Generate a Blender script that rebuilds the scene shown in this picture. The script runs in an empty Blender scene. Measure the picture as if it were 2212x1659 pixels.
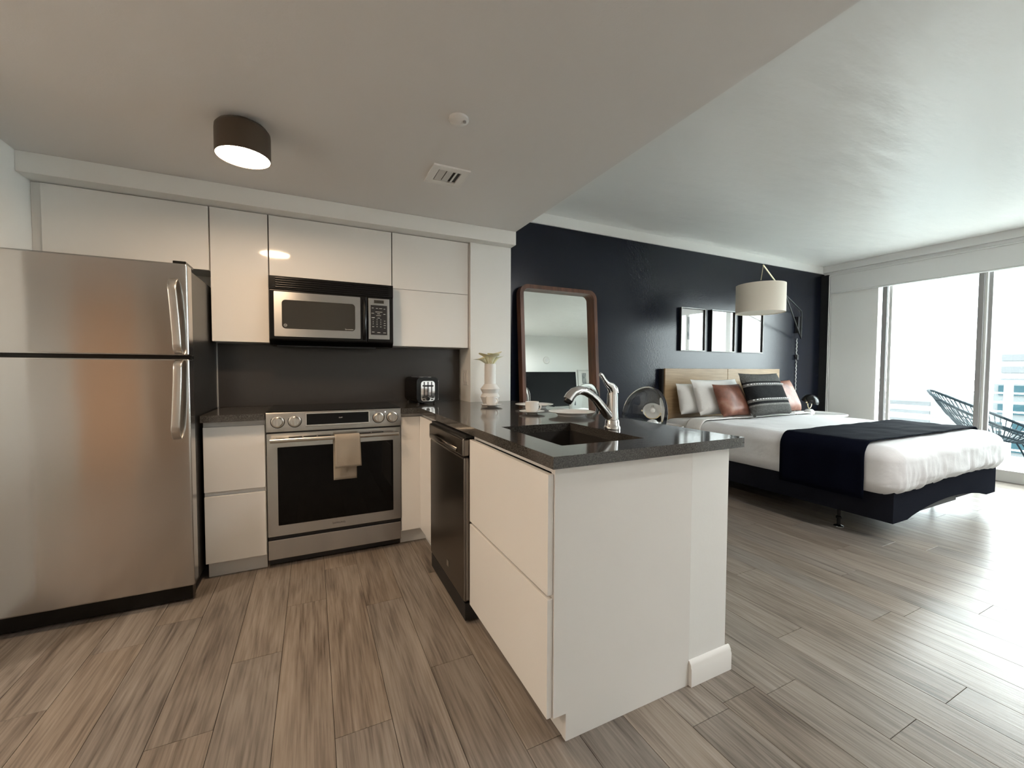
import bpy, bmesh, math, random
from mathutils import Vector, Matrix, noise
random.seed(7)
S = bpy.context.scene
COL = S.collection
R = math.radians
PI = math.pi

# ------------------------------------------------------------------ camera
F_PX, YAW, PITCH, ROLL, CAM_H = 894.0, R(25.739), R(-2.057), R(0.207), 1.1706
fw = Vector((math.sin(YAW)*math.cos(PITCH), math.cos(YAW)*math.cos(PITCH), math.sin(PITCH)))
rt = Vector((math.cos(YAW), -math.sin(YAW), 0)); up = rt.cross(fw)
cr = math.cos(ROLL)*rt + math.sin(ROLL)*up; cu = -math.sin(ROLL)*rt + math.cos(ROLL)*up
cd = bpy.data.cameras.new('camera'); cam = bpy.data.objects.new('camera', cd); COL.objects.link(cam)
cd.sensor_width = 36; cd.lens = F_PX/2212*36; cd.clip_start = 0.02; cd.clip_end = 2000
M = Matrix((cr, cu, -fw)).transposed().to_4x4(); M.translation = Vector((0, 0, CAM_H)); cam.matrix_world = M
S.camera = cam
def in_view(x, y, z=0.0, m=0.06):
    v = Vector((x, y, z-CAM_H)); d = v.dot(fw)
    if d < 0.05: return False
    return abs(v.dot(cr)/d*F_PX/2212) < .5+m and abs(v.dot(cu)/d*F_PX/1659) < .5+m

# ------------------------------------------------------------------ world, exposure
S.view_settings.view_transform = 'Standard'; S.view_settings.look = 'None'
S.view_settings.gamma = 1.0; S.view_settings.use_curve_mapping = False
S.view_settings.exposure = 0.85
SKY, LAMP, HALL_FILL, LIVING_FILL = 11.0, 82.0, 250.0, 125.0  # hall and living strengths drive added, unseen fill lamps
w = bpy.data.worlds.new('overcast_sky'); S.world = w; w.use_nodes = True
bg = w.node_tree.nodes['Background']; bg.inputs[0].default_value = (0.93, 0.975, 1.0, 1); bg.inputs[1].default_value = SKY
S.cycles.max_bounces = 10; S.cycles.diffuse_bounces = 6; S.cycles.glossy_bounces = 5
S.cycles.transparent_max_bounces = 12; S.cycles.transmission_bounces = 10

# ------------------------------------------------------------------ materials
def lin(c):
    c = c/255.0
    return c/12.92 if c <= .04045 else ((c+.055)/1.055)**2.4
def rgb(r, g, b): return (lin(r), lin(g), lin(b), 1)
def mat(name, col, rough=.5, metal=0.0, **kw):
    m = bpy.data.materials.new(name); m.use_nodes = True
    p = m.node_tree.nodes['Principled BSDF']
    p.inputs['Base Color'].default_value = col; p.inputs['Roughness'].default_value = rough
    p.inputs['Metallic'].default_value = metal
    for k, v in kw.items(): p.inputs[k.replace('_', ' ')].default_value = v
    return m
def nd(m, t, **kw):
    n = m.node_tree.nodes.new(t)
    for k, v in kw.items(): setattr(n, k, v)
    return n
def lk(m, a, b): m.node_tree.links.new(a, b)
def P(m): return m.node_tree.nodes['Principled BSDF']
def coords(m, scale=(1, 1, 1), rnd=False):
    t = nd(m, 'ShaderNodeTexCoord'); mp = nd(m, 'ShaderNodeMapping'); mp.inputs['Scale'].default_value = scale
    lk(m, t.outputs['Object'], mp.inputs['Vector'])
    if rnd:
        oi = nd(m, 'ShaderNodeObjectInfo'); ml = nd(m, 'ShaderNodeMath', operation='MULTIPLY'); ml.inputs[1].default_value = 173.0
        lk(m, oi.outputs['Random'], ml.inputs[0]); cb = nd(m, 'ShaderNodeCombineXYZ')
        for i in range(3): lk(m, ml.outputs[0], cb.inputs[i])
        lk(m, cb.outputs[0], mp.inputs['Location'])
    return mp.outputs[0]
def noise_bump(m, scale, strength, dist=.01, sc=(1, 1, 1), detail=3, rnd=False):
    n = nd(m, 'ShaderNodeTexNoise'); n.inputs['Scale'].default_value = scale; n.inputs['Detail'].default_value = detail
    lk(m, coords(m, sc, rnd), n.inputs['Vector'])
    b = nd(m, 'ShaderNodeBump'); b.inputs['Strength'].default_value = strength; b.inputs['Distance'].default_value = dist
    lk(m, n.outputs['Fac'], b.inputs['Height']); lk(m, b.outputs[0], P(m).inputs['Normal'])
    return n
def ramp_col(m, fac, stops):
    r = nd(m, 'ShaderNodeValToRGB'); e = r.color_ramp.elements
    while len(e) < len(stops): e.new(.5)
    for i, (p, c) in enumerate(stops): e[i].position = p; e[i].color = c
    lk(m, fac, r.inputs[0]); lk(m, r.outputs[0], P(m).inputs['Base Color']); return r

W_PAINT = mat('white_wall_paint', (.82, .82, .80, 1), .5); noise_bump(W_PAINT, 90, .06, .004)
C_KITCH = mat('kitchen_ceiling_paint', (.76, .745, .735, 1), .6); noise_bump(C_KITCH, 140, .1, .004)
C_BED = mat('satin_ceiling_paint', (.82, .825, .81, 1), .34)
_n = noise_bump(C_BED, 3.0, .4, .03, (.7, 2.2, 1), 4)
NAVY = mat('navy_satin_wall_paint', rgb(20, 24, 36), .25, Specular_IOR_Level=.3); noise_bump(NAVY, 60, .10, .006, (1, 1, 1), 5)
GLOSSW = mat('high_gloss_white_lacquer', (.80, .785, .76, 1), .07)
CARC = mat('white_cabinet_carcass', (.70, .69, .67, 1), .4)
QUARTZ = mat('dark_grey_quartz', (.05, .047, .043, 1), .09)
n = nd(QUARTZ, 'ShaderNodeTexNoise'); n.inputs['Scale'].default_value = 260; n.inputs['Detail'].default_value = 2
lk(QUARTZ, coords(QUARTZ), n.inputs['Vector'])
ramp_col(QUARTZ, n.outputs['Fac'], [(.34, (.02, .019, .018, 1)), (.46, (.058, .054, .049, 1)), (.6, (.066, .062, .057, 1)), (.72, (.13, .125, .115, 1))])
SPLASH = mat('dark_backsplash_slab', (.040, .036, .034, 1), .18)
def steel(name, col, rough=.26, aniso=.75):
    m = mat(name, col, rough, 1.0, Anisotropic=aniso)
    P(m).inputs['Anisotropic Rotation'].default_value = .25
    t = nd(m, 'ShaderNodeTangent', direction_type='RADIAL', axis='Z'); lk(m, t.outputs[0], P(m).inputs['Tangent'])
    return m
STEEL = steel('brushed_stainless_steel', (.52, .51, .495, 1))
FSTEEL = steel('fridge_door_steel', (.53, .525, .515, 1), .17, .85); noise_bump(FSTEEL, 5.0, .12, .01, (1, 1, .35), 1)
DSTEEL = steel('dark_slate_steel', (.19, .175, .16, 1), .28, .6)
CHROME = mat('polished_chrome', (.72, .72, .72, 1), .06, 1.0)
SATIN = mat('satin_steel', (.62, .60, .57, 1), .28, 1.0)
BRASS = mat('brushed_brass', (.72, .60, .38, 1), .3, 1.0)
BLK = mat('black_plastic', (.004, .004, .004, 1), .22, Specular_IOR_Level=.3)
BLKM = mat('matt_black', (.010, .010, .011, 1), .5)
BGLASS = mat('black_glass', (.002, .002, .002, 1), .04, Specular_IOR_Level=.22)
FSIDE = mat('dark_fridge_side', (.018, .017, .016, 1), .32); noise_bump(FSIDE, 300, .1, .002)
MWIN = mat('smoked_microwave_window', (.035, .033, .028, 1), .12)
GREYP = mat('grey_plastic', (.35, .34, .33, 1), .4)
TVM = mat('dark_screen', (.004, .004, .005, 1), .5, Specular_IOR_Level=.08)
SLATE = mat('mid_grey_board', (.085, .085, .085, 1), .8, Specular_IOR_Level=.1)
LEGEND = mat('pale_grey_print', (.55, .55, .52, 1), .5)
DARKPRINT = mat('dark_grey_print', (.06, .055, .05, 1), .5)
PORC = mat('white_porcelain', (.80, .79, .77, 1), .12)
MATTEV = mat('matt_white_ceramic', (.76, .74, .71, 1), .55)
CALLA = mat('cream_calla_petal', (.74, .68, .40, 1), .5, Subsurface_Weight=.0)
n = nd(CALLA, 'ShaderNodeTexNoise'); n.inputs['Scale'].default_value = 30
lk(CALLA, coords(CALLA), n.inputs['Vector']); ramp_col(CALLA, n.outputs['Fac'], [(.3, (.70, .66, .36, 1)), (.7, (.86, .83, .64, 1))])
SPADIX = mat('yellow_spadix', (.62, .46, .08, 1), .6)
STEM = mat('green_stem', (.20, .26, .08, 1), .5)
WALNUT = mat('walnut_wood', (.11, .042, .022, 1), .35)
n = nd(WALNUT, 'ShaderNodeTexNoise'); n.inputs['Scale'].default_value = 6; n.inputs['Detail'].default_value = 5
lk(WALNUT, coords(WALNUT, (4, 4, .7)), n.inputs['Vector']); ramp_col(WALNUT, n.outputs['Fac'], [(.3, (.060, .022, .011, 1)), (.7, (.16, .062, .032, 1))])
OAK = mat('light_veneer', (.42, .30, .17, 1), .42, Specular_IOR_Level=.3)
n = nd(OAK, 'ShaderNodeTexNoise'); n.inputs['Scale'].default_value = 5; n.inputs['Detail'].default_value = 6
lk(OAK, coords(OAK, (.8, 4, 9)), n.inputs['Vector']); ramp_col(OAK, n.outputs['Fac'], [(.3, (.25, .165, .085, 1)), (.7, (.36, .25, .14, 1))])
MIRROR = mat('mirror_silver', (.84, .87, .84, 1), .0, 1.0)
LINEN = mat('white_bed_linen', (.66, .66, .67, 1), .85); noise_bump(LINEN, 9, .35, .02, (1, 1, 1), 4)
SHEET = mat('white_pillow_cotton', (.78, .775, .76, 1), .85); noise_bump(SHEET, 14, .4, .02, (1, 1, 1), 3)
THROW = mat('navy_woven_throw', (.0035, .0045, .010, 1), .9, Specular_IOR_Level=.02); noise_bump(THROW, 120, .3, .004)
BASEF = mat('charcoal_navy_fabric', (.014, .0155, .021, 1), .9, Specular_IOR_Level=.0); noise_bump(BASEF, 150, .3, .003)
LEATHER = mat('cognac_leather', (.21, .085, .055, 1), .44, Specular_IOR_Level=.35)
n = nd(LEATHER, 'ShaderNodeTexNoise'); n.inputs['Scale'].default_value = 9; n.inputs['Detail'].default_value = 5
lk(LEATHER, coords(LEATHER, rnd=True), n.inputs['Vector']); ramp_col(LEATHER, n.outputs['Fac'], [(.3, (.13, .048, .030, 1)), (.55, (.25, .105, .07, 1)), (.75, (.40, .22, .165, 1))])
b = nd(LEATHER, 'ShaderNodeBump'); b.inputs['Strength'].default_value = .5; b.inputs['Distance'].default_value = .01
lk(LEATHER, n.outputs['Fac'], b.inputs['Height']); lk(LEATHER, b.outputs[0], P(LEATHER).inputs['Normal'])
TAUPE = mat('taupe_towel_cotton', (.33, .29, .24, 1), .95); noise_bump(TAUPE, 400, .4, .002)
SHADE = mat('ivory_linen_lampshade', (.80, .74, .64, 1), .8); noise_bump(SHADE, 220, .2, .002, (1, 1, .2))
BRONZE = mat('bronze_lamp_metal', (.10, .075, .055, 1), .42, .6)
MARBLE = mat('white_marble', (.72, .72, .71, 1), .15)
n = nd(MARBLE, 'ShaderNodeTexNoise'); n.inputs['Scale'].default_value = 14; n.inputs['Detail'].default_value = 6; n.inputs['Distortion'].default_value = 1.5
lk(MARBLE, coords(MARBLE), n.inputs['Vector']); ramp_col(MARBLE, n.outputs['Fac'], [(.42, (.76, .76, .75, 1)), (.5, (.45, .45, .46, 1)), (.56, (.76, .76, .75, 1))])
ACRYL = mat('clear_acrylic', (.97, .985, .99, 1), .0, 0, Transmission_Weight=1.0, IOR=1.46)
PAPER = mat('white_paper', (.80, .80, .78, 1), .8)
ALU = mat('white_aluminium', (.62, .62, .60, 1), .4)
ALUG = mat('grey_aluminium', (.30, .29, .29, 1), .4)
VALW = mat('pale_grey_shade_fabric', (.72, .72, .715, 1), .8)
CONC = mat('pale_balcony_tile', (.62, .62, .60, 1), .6)
CORD = mat('teal_black_cord', (.010, .016, .020, 1), .6, Specular_IOR_Level=.05)
DOORW = mat('warm_lit_peach_door', (.74, .47, .31, 1), .45)  # peach tone puts warm light on the hall wall into the colour
DOORB = mat('brown_wood_door', (.36, .25, .17, 1), .45)
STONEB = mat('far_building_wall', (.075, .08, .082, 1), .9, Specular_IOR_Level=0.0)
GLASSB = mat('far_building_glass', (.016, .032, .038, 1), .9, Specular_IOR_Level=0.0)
SEA = mat('bay_water', (.085, .105, .108, 1), .9, Specular_IOR_Level=0.0)  # lightened so the colour carries the haze over the water
def emis(name, col, s):
    m = bpy.data.materials.new(name); m.use_nodes = True; t = m.node_tree
    t.nodes.remove(t.nodes['Principled BSDF']); e = t.nodes.new('ShaderNodeEmission')
    e.inputs[0].default_value = col; e.inputs[1].default_value = s
    t.links.new(e.outputs[0], t.nodes['Material Output'].inputs[0]); return m
def pane(name, tint):
    m = bpy.data.materials.new(name); m.use_nodes = True; t = m.node_tree
    t.nodes.remove(t.nodes['Principled BSDF'])
    tr = t.nodes.new('ShaderNodeBsdfTransparent'); tr.inputs[0].default_value = tint
    gl = t.nodes.new('ShaderNodeBsdfGlossy'); gl.inputs['Roughness'].default_value = 0.0
    fr = t.nodes.new('ShaderNodeFresnel'); ge = t.nodes.new('ShaderNodeNewGeometry'); mr = t.nodes.new('ShaderNodeMapRange')
    mr.inputs['To Min'].default_value = 1.5; mr.inputs['To Max'].default_value = 1/1.5
    t.links.new(ge.outputs['Backfacing'], mr.inputs['Value']); t.links.new(mr.outputs[0], fr.inputs[0])
    mx = t.nodes.new('ShaderNodeMixShader'); L = t.links.new
    L(fr.outputs[0], mx.inputs[0]); L(tr.outputs[0], mx.inputs[1]); L(gl.outputs[0], mx.inputs[2])
    L(mx.outputs[0], t.nodes['Material Output'].inputs[0]); return m
WGLASS = pane('window_glass', (.93, .97, .96, 1))
PGLASS = pane('picture_glass', (.97, .97, .97, 1))
LAMPE = emis('warm_lamp_diffuser', (1.0, .72, .47, 1), LAMP)
HALL_FILL_EM = emis('added_hall_fill', (1.0, .83, .66, 1), HALL_FILL)
LIVING_FILL_EM = emis('added_living_fill', (1.0, .99, .97, 1), LIVING_FILL); REAR_FILL_EM = emis('added_rear_fill', (1.0, .99, .97, 1), LIVING_FILL*1.9)
LED = emis('white_indicator', (1, 1, 1, 1), 3)
# wood floor: one material, tone and grain differ from plank to plank
WOOD = mat('grey_brown_wood_plank', (.2, .16, .13, 1), .29, Specular_IOR_Level=.36)
def build_wood(m):
    v1 = coords(m, (7.5, .8, 1), True); v2 = coords(m, (46, 1.6, 1), True)
    n1 = nd(m, 'ShaderNodeTexNoise'); n1.inputs['Scale'].default_value = 1.6; n1.inputs['Detail'].default_value = 6; n1.inputs['Distortion'].default_value = 2.0
    n2 = nd(m, 'ShaderNodeTexNoise'); n2.inputs['Scale'].default_value = 3.0; n2.inputs['Detail'].default_value = 5
    lk(m, v1, n1.inputs['Vector']); lk(m, v2, n2.inputs['Vector'])
    mx = nd(m, 'ShaderNodeMath', operation='MULTIPLY_ADD'); mx.inputs[1].default_value = .5
    lk(m, n2.outputs['Fac'], mx.inputs[0]); 
    h = nd(m, 'ShaderNodeMath', operation='MULTIPLY'); h.inputs[1].default_value = .5
    lk(m, n1.outputs['Fac'], h.inputs[0]); lk(m, h.outputs[0], mx.inputs[2])
    r = ramp_col(m, mx.outputs[0], [(.29, (.070, .054, .043, 1)), (.41, (.17, .136, .108, 1)), (.53, (.255, .21, .17, 1)), (.68, (.33, .278, .232, 1))])
    oi = nd(m, 'ShaderNodeObjectInfo'); hs = nd(m, 'ShaderNodeHueSaturation')
    mr = nd(m, 'ShaderNodeMapRange'); mr.inputs['To Min'].default_value = .87; mr.inputs['To Max'].default_value = 1.08
    ms = nd(m, 'ShaderNodeMapRange'); ms.inputs['To Min'].default_value = .98; ms.inputs['To Max'].default_value = .70
    wn = nd(m, 'ShaderNodeTexWhiteNoise', noise_dimensions='1D'); lk(m, oi.outputs['Random'], wn.inputs['W'])
    lk(m, oi.outputs['Random'], mr.inputs['Value']); lk(m, wn.outputs['Value'], ms.inputs['Value'])
    lk(m, mr.outputs[0], hs.inputs['Value']); lk(m, ms.outputs[0], hs.inputs['Saturation']); lk(m, r.outputs[0], hs.inputs['Color'])
    lk(m, hs.outputs[0], P(m).inputs['Base Color'])
    bp = nd(m, 'ShaderNodeBump'); bp.inputs['Strength'].default_value = .22; bp.inputs['Distance'].default_value = .004
    lk(m, mx.outputs[0], bp.inputs['Height']); lk(m, bp.outputs[0], P(m).inputs['Normal'])
build_wood(WOOD)
SUB = mat('dark_subfloor', (.012, .010, .008, 1), .9, Specular_IOR_Level=0.0)
# knitted cushion: woven bands, printed by height
KNIT = mat('charcoal_woven_wool', (.06, .06, .06, 1), .95, Specular_IOR_Level=.1)
def build_knit(m):
    tc = nd(m, 'ShaderNodeTexCoord'); sp = nd(m, 'ShaderNodeSeparateXYZ'); lk(m, tc.outputs['Object'], sp.inputs[0])
    mr = nd(m, 'ShaderNodeMapRange'); mr.inputs['From Min'].default_value = 0; mr.inputs['From Max'].default_value = .48
    lk(m, sp.outputs['Z'], mr.inputs['Value'])
    D, Mi, L_ = (.020, .020, .022, 1), (.13, .13, .125, 1), (.27, .262, .25, 1)
    r = ramp_col(m, mr.outputs[0], [(0, Mi), (.20, L_), (.24, D), (.30, L_), (.36, D), (.66, L_), (.72, D), (.76, Mi)])
    r.color_ramp.interpolation = 'CONSTANT'
    n = nd(m, 'ShaderNodeTexNoise'); n.inputs['Scale'].default_value = 160; lk(m, coords(m, (1, 1, 2)), n.inputs['Vector'])
    mx = nd(m, 'ShaderNodeMix', data_type='RGBA', blend_type='MULTIPLY'); mx.inputs[0].default_value = .75
    cr_ = nd(m, 'ShaderNodeValToRGB'); cr_.color_ramp.elements[0].position = .35; cr_.color_ramp.elements[1].position = .6
    lk(m, n.outputs['Fac'], cr_.inputs[0]); lk(m, r.outputs[0], mx.inputs[6]); lk(m, cr_.outputs[0], mx.inputs[7])
    lk(m, mx.outputs[2], P(m).inputs['Base Color'])
    b = nd(m, 'ShaderNodeBump'); b.inputs['Strength'].default_value = .8; b.inputs['Distance'].default_value = .004
    lk(m, n.outputs['Fac'], b.inputs['Height']); lk(m, b.outputs[0], P(m).inputs['Normal'])
build_knit(KNIT)
GREY_PATCH = mat('grey_patch_print', (.5, .52, .5, 1), .8)
n = nd(GREY_PATCH, 'ShaderNodeTexNoise'); n.inputs['Scale'].default_value = 22; n.inputs['Detail'].default_value = 4
lk(GREY_PATCH, coords(GREY_PATCH, (1.5, 1, .5)), n.inputs['Vector']); ramp_col(GREY_PATCH, n.outputs['Fac'], [(.35, (.16, .18, .18, 1)), (.7, (.55, .58, .57, 1))])

# ------------------------------------------------------------------ helpers
def wloc(o):
    v = Vector((0, 0, 0))
    while o is not None: v += o.location; o = o.parent
    return v
class MB:
    def __init__(s): s.bm = bmesh.new(); s.wn = False
    def box(s, x0, x1, y0, y1, z0, z1, bev=0.0, seg=2):
        x0, x1 = min(x0, x1), max(x0, x1); y0, y1 = min(y0, y1), max(y0, y1); z0, z1 = min(z0, z1), max(z0, z1)
        g = bmesh.ops.create_cube(s.bm, size=1.0)['verts']
        for v in g: v.co = Vector((x0+(v.co.x+.5)*(x1-x0), y0+(v.co.y+.5)*(y1-y0), z0+(v.co.z+.5)*(z1-z0)))
        if bev > 0:
            s.wn = True
            es = list({e for v in g for e in v.link_edges})
            bmesh.ops.bevel(s.bm, geom=es, offset=bev, segments=seg, affect='EDGES', profile=.5)
        return s
    def prism(s, pts, axis, a, b):
        def mk(p, q, t): return {'x': (t, p, q), 'y': (p, t, q), 'z': (p, q, t)}[axis]
        A = [s.bm.verts.new(mk(p, q, a)) for p, q in pts]; B = [s.bm.verts.new(mk(p, q, b)) for p, q in pts]
        k = len(pts); s.bm.faces.new(A); s.bm.faces.new(B[::-1])
        for i in range(k): s.bm.faces.new((A[i], B[i], B[(i+1) % k], A[(i+1) % k]))
        return s
    def ring(s, outer, inner, axis, a, b):
        def mk(p, q, t): return {'x': (t, p, q), 'y': (p, t, q), 'z': (p, q, t)}[axis]
        L = [[s.bm.verts.new(mk(p, q, t)) for p, q in c] for c in (outer, inner) for t in (a, b)]
        k = len(outer)
        for i in range(k):
            j = (i+1) % k
            for u, v in ((0, 1), (1, 3), (3, 2), (2, 0)): s.bm.faces.new((L[u][i], L[u][j], L[v][j], L[v][i]))
        return s
    def lathe(s, prof, c=(0, 0, 0), n=32, rot=None):
        rings = []
        for r, z in prof:
            ps = [Vector((0, 0, z))] if r < 1e-6 else [Vector((r*math.cos(2*PI*i/n), r*math.sin(2*PI*i/n), z)) for i in range(n)]
            if rot is not None: ps = [rot @ p for p in ps]
            rings.append([s.bm.verts.new(p+Vector(c)) for p in ps])
        for a, b in zip(rings, rings[1:]):
            for i in range(n):
                j = (i+1) % n
                if len(a) == 1 and len(b) == 1: continue
                if len(a) == 1: s.bm.faces.new((a[0], b[j], b[i]))
                elif len(b) == 1: s.bm.faces.new((a[i], a[j], b[0]))
                else: s.bm.faces.new((a[i], a[j], b[j], b[i]))
        return s
    def tube(s, pts, rad, n=8, closed=False, sq=None, caps=True):
        pts = [Vector(p) for p in pts]; k = len(pts)
        if not hasattr(rad, '__len__'): rad = [rad]*k
        rings = []; prev = None
        for i, p in enumerate(pts):
            if closed: t = pts[(i+1) % k]-pts[i-1]
            else: t = pts[min(i+1, k-1)]-pts[max(i-1, 0)]
            t.normalize()
            if prev is None:
                ref = Vector((0, 0, 1)) if abs(t.z) < .9 else Vector((1, 0, 0))
                u = t.cross(ref).normalized()
            else: u = (prev-t*prev.dot(t)).normalized()
            prev = u; v = t.cross(u)
            ra, rb = (rad[i], rad[i]) if sq is None else (rad[i]*sq[0], rad[i]*sq[1])
            rings.append([s.bm.verts.new(p+u*ra*math.cos(2*PI*j/n)+v*rb*math.sin(2*PI*j/n)) for j in range(n)])
        m = k if closed else k-1
        for i in range(m):
            a, b = rings[i], rings[(i+1) % k]
            for j in range(n): s.bm.faces.new((a[j], a[(j+1) % n], b[(j+1) % n], b[j]))
        if caps and not closed: s.bm.faces.new(rings[0][::-1]); s.bm.faces.new(rings[-1])
        return s
    def grid(s, f, nu, nv, closed_u=False):
        V = [[s.bm.verts.new(f(i/nu, j/nv)) for j in range(nv+1)] for i in range(nu if closed_u else nu+1)]
        for i in range(nu):
            a, b = V[i], V[(i+1) % len(V)]
            for j in range(nv): s.bm.faces.new((a[j], b[j], b[j+1], a[j+1]))
        return s
    def mesh(s, me):
        s.bm.from_mesh(me); return s
    def done(s, name, m, parent=None, label=None, cat=None, group=None, kind=None, ang=40, weld=False, local=False):
        bm = s.bm
        if weld: bmesh.ops.remove_doubles(bm, verts=bm.verts, dist=1e-5)
        bmesh.ops.recalc_face_normals(bm, faces=bm.faces)
        if parent is not None and not local: bmesh.ops.translate(bm, verts=bm.verts, vec=-wloc(parent))
        me = bpy.data.meshes.new(name); bm.to_mesh(me); bm.free()
        me.polygons.foreach_set('use_smooth', [True]*len(me.polygons)); me.set_sharp_from_angle(angle=R(ang))
        me.materials.append(m)
        o = bpy.data.objects.new(name, me); COL.objects.link(o)
        if parent is not None: o.parent = parent
        if s.wn:
            wm = o.modifiers.new('weighted', 'WEIGHTED_NORMAL'); wm.keep_sharp = True; wm.weight = 100
        if label: o['label'] = label
        if cat: o['category'] = cat
        if group: o['group'] = group
        if kind: o['kind'] = kind
        return o
def thing(name, label, cat, loc=(0, 0, 0), group=None, kind=None):
    o = bpy.data.objects.new(name, None); COL.objects.link(o); o.location = loc; o.empty_display_size = .05
    if label: o['label'] = label
    if cat: o['category'] = cat
    if group: o['group'] = group
    if kind: o['kind'] = kind
    return o
def dup(root, loc, rot=None, label=None):
    r = root.copy(); COL.objects.link(r); r.location = loc
    if rot is not None: r.rotation_euler = rot
    if label: r['label'] = label
    for ch in list(root.children):
        c = ch.copy(); COL.objects.link(c); c.parent = r
        for g in list(ch.children):
            e = g.copy(); COL.objects.link(e); e.parent = c
    return r
def struct(name, mb, m, parent=None): return mb.done(name, m, parent, kind=None if parent else 'structure')
def bx(*a, **k): return MB().box(*a, **k)
def rrect(x0, x1, z0, z1, r, n=6):
    out = []
    for cx, cz, a0 in ((x1-r, z1-r, 0), (x0+r, z1-r, 90), (x0+r, z0+r, 180), (x1-r, z0+r, 270)):
        for i in range(n+1):
            a = R(a0+90*i/n); out.append((cx+r*math.cos(a), cz+r*math.sin(a)))
    return out
def text_mesh(txt, size, loc, rot=(R(90), 0, 0), ext=.0004):
    c = bpy.data.curves.new('txt', 'FONT'); c.body = txt; c.size = size; c.extrude = ext; c.resolution_u = 2
    c.align_x = 'CENTER'; c.align_y = 'CENTER'
    o = bpy.data.objects.new('txt', c); COL.objects.link(o); o.location = loc; o.rotation_euler = rot
    bpy.context.view_layer.update(); me = bpy.data.meshes.new_from_object(o); me.transform(o.matrix_world)
    bpy.data.objects.remove(o); bpy.data.curves.remove(c); return me
def cyl(p0, p1, r0, r1=None, n=24): return MB().tube([p0, p1], [r0, r0 if r1 is None else r1], n)

# ================================================================== setting
XW, YD, ZC, ZK = 6.58, 3.42, 2.625, 2.244        # window wall, navy wall, ceilings
# floor with planks running away from the kitchen
fl = bx(-3.05, 6.69, -1.6, 3.52, -.06, -.0035).done('floor', SUB, kind='structure')
PW, PL = .1765, 1.22
known = {-3: 1.588, -2: 1.92, -1: 2.27, 0: 1.383, 1: 2.117, 2: 1.562, 3: 1.088, 8: .908, 9: .624, 10: 1.086, 11: .61, 12: 1.537, 14: .926}
def plank_mesh(wd, ln):
    m = MB(); g = .0008; c = .0005
    b0 = [(g, g, -.0034), (wd-g, g, -.0034), (wd-g, ln-g, -.0034), (g, ln-g, -.0034)]
    b1 = [(x, y, -c) for x, y, _ in b0]
    b2 = [(g+c, g+c, 0), (wd-g-c, g+c, 0), (wd-g-c, ln-g-c, 0), (g+c, ln-g-c, 0)]
    V = [[m.bm.verts.new(p) for p in L] for L in (b0, b1, b2)]
    m.bm.faces.new(V[2])
    for a, b in ((0, 1), (1, 2)):
        for i in range(4): m.bm.faces.new((V[a][i], V[a][(i+1) % 4], V[b][(i+1) % 4], V[b][i]))
    return m
cache = {}; hidden = MB(); nvis = 0
for i in range(-17, 37):
    x0 = .05+PW*i; x1 = x0+PW
    x0c, x1c = max(x0, -2.949), min(x1, XW-.001)
    if x1c-x0c < .01: continue
    y = known.get(i, random.Random(i*31+5).uniform(0, PL)); y -= PL*math.ceil((y+1.5)/PL)
    while y < YD:
        a, b2 = max(y, -1.499), min(y+PL, YD-.001)
        if b2-a > .01:
            vis = any(in_view(x0c+(x1c-x0c)*p, a+(b2-a)*q) for p in (0, .5, 1) for q in (0, .25, .5, .75, 1))
            if vis and x0c > -1.4:
                k = (round(x1c-x0c, 4), round(b2-a, 4))
                if k not in cache:
                    o = plank_mesh(*k).done('plank', WOOD, fl); cache[k] = o.data; o.location = (x0c, a, 0)
                    # mesh was built in world axes with the parent at the origin
                else:
                    o = bpy.data.objects.new('plank', cache[k]); COL.objects.link(o); o.parent = fl; o.location = (x0c, a, 0)
                nvis += 1
            else:
                t = plank_mesh(x1c-x0c, b2-a)
                bmesh.ops.translate(t.bm, verts=t.bm.verts, vec=(x0c, a, 0))
                tm = bpy.data.meshes.new('t'); t.bm.to_mesh(tm); t.bm.free(); hidden.bm.from_mesh(tm); bpy.data.meshes.remove(tm)
        y += PL
hidden.done('plank_field', WOOD, fl, kind='stuff')
# walls
struct('wall_back', bx(-1.41, 1.098, 3.27, 3.52, -.003, 2.3), W_PAINT)
struct('wall_left', bx(-1.41, -1.31, 2.02, 3.27, -.003, 2.3), W_PAINT)
struct('wall_hall_back', bx(-3.05, -1.4105, 2.02, 2.12, -.003, 2.3).box(-3.05, -2.95, -1.5, 2.02, -.003, 2.3), W_PAINT)
struct('wall_rear', bx(-3.05, 6.68, -1.6, -1.5, -.003, 2.7), W_PAINT)
struct('wall_bedroom', bx(1.446, 6.68, YD, 3.52, -.003, 2.7), NAVY)
struct('wall_pier', bx(1.10, 1.445, 3.0245, 3.52, -.003, 2.14, bev=.003), W_PAINT)
struct('wall_right', bx(XW, 6.68, 2.79, YD, -.003, 2.7).box(XW, 6.68, -1.5, .038, -.003, 2.7), W_PAINT)
struct('wall_peninsula', bx(1.243, 1.445, 1.064, 3.02, -.003, .875, bev=.004), W_PAINT)
struct('ceiling', bx(1.447, 6.75, -1.6, 3.52, ZC, 2.75), C_BED)
struct('ceiling_kitchen', bx(-3.05, 1.447, -1.6, 3.52, ZK, 2.75), C_KITCH)
struct('trim_1', bx(-1.31, 1.447, 2.937, 3.27, 2.14, ZK-.0005, bev=.003), W_PAINT)            # soffit over the cabinets
struct('trim_2', bx(1.4475, XW, YD-.018, YD-.0005, 2.526, ZC-.0005), W_PAINT)                # white band over the navy wall
struct('trim_3', bx(6.50, 6.68, -1.5, YD-.02, 2.535, ZC-.0005, bev=.004).box(6.535, 6.68, -1.5, YD-.02, 2.50, 2.5345), VALW)   # beam over the window
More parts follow.
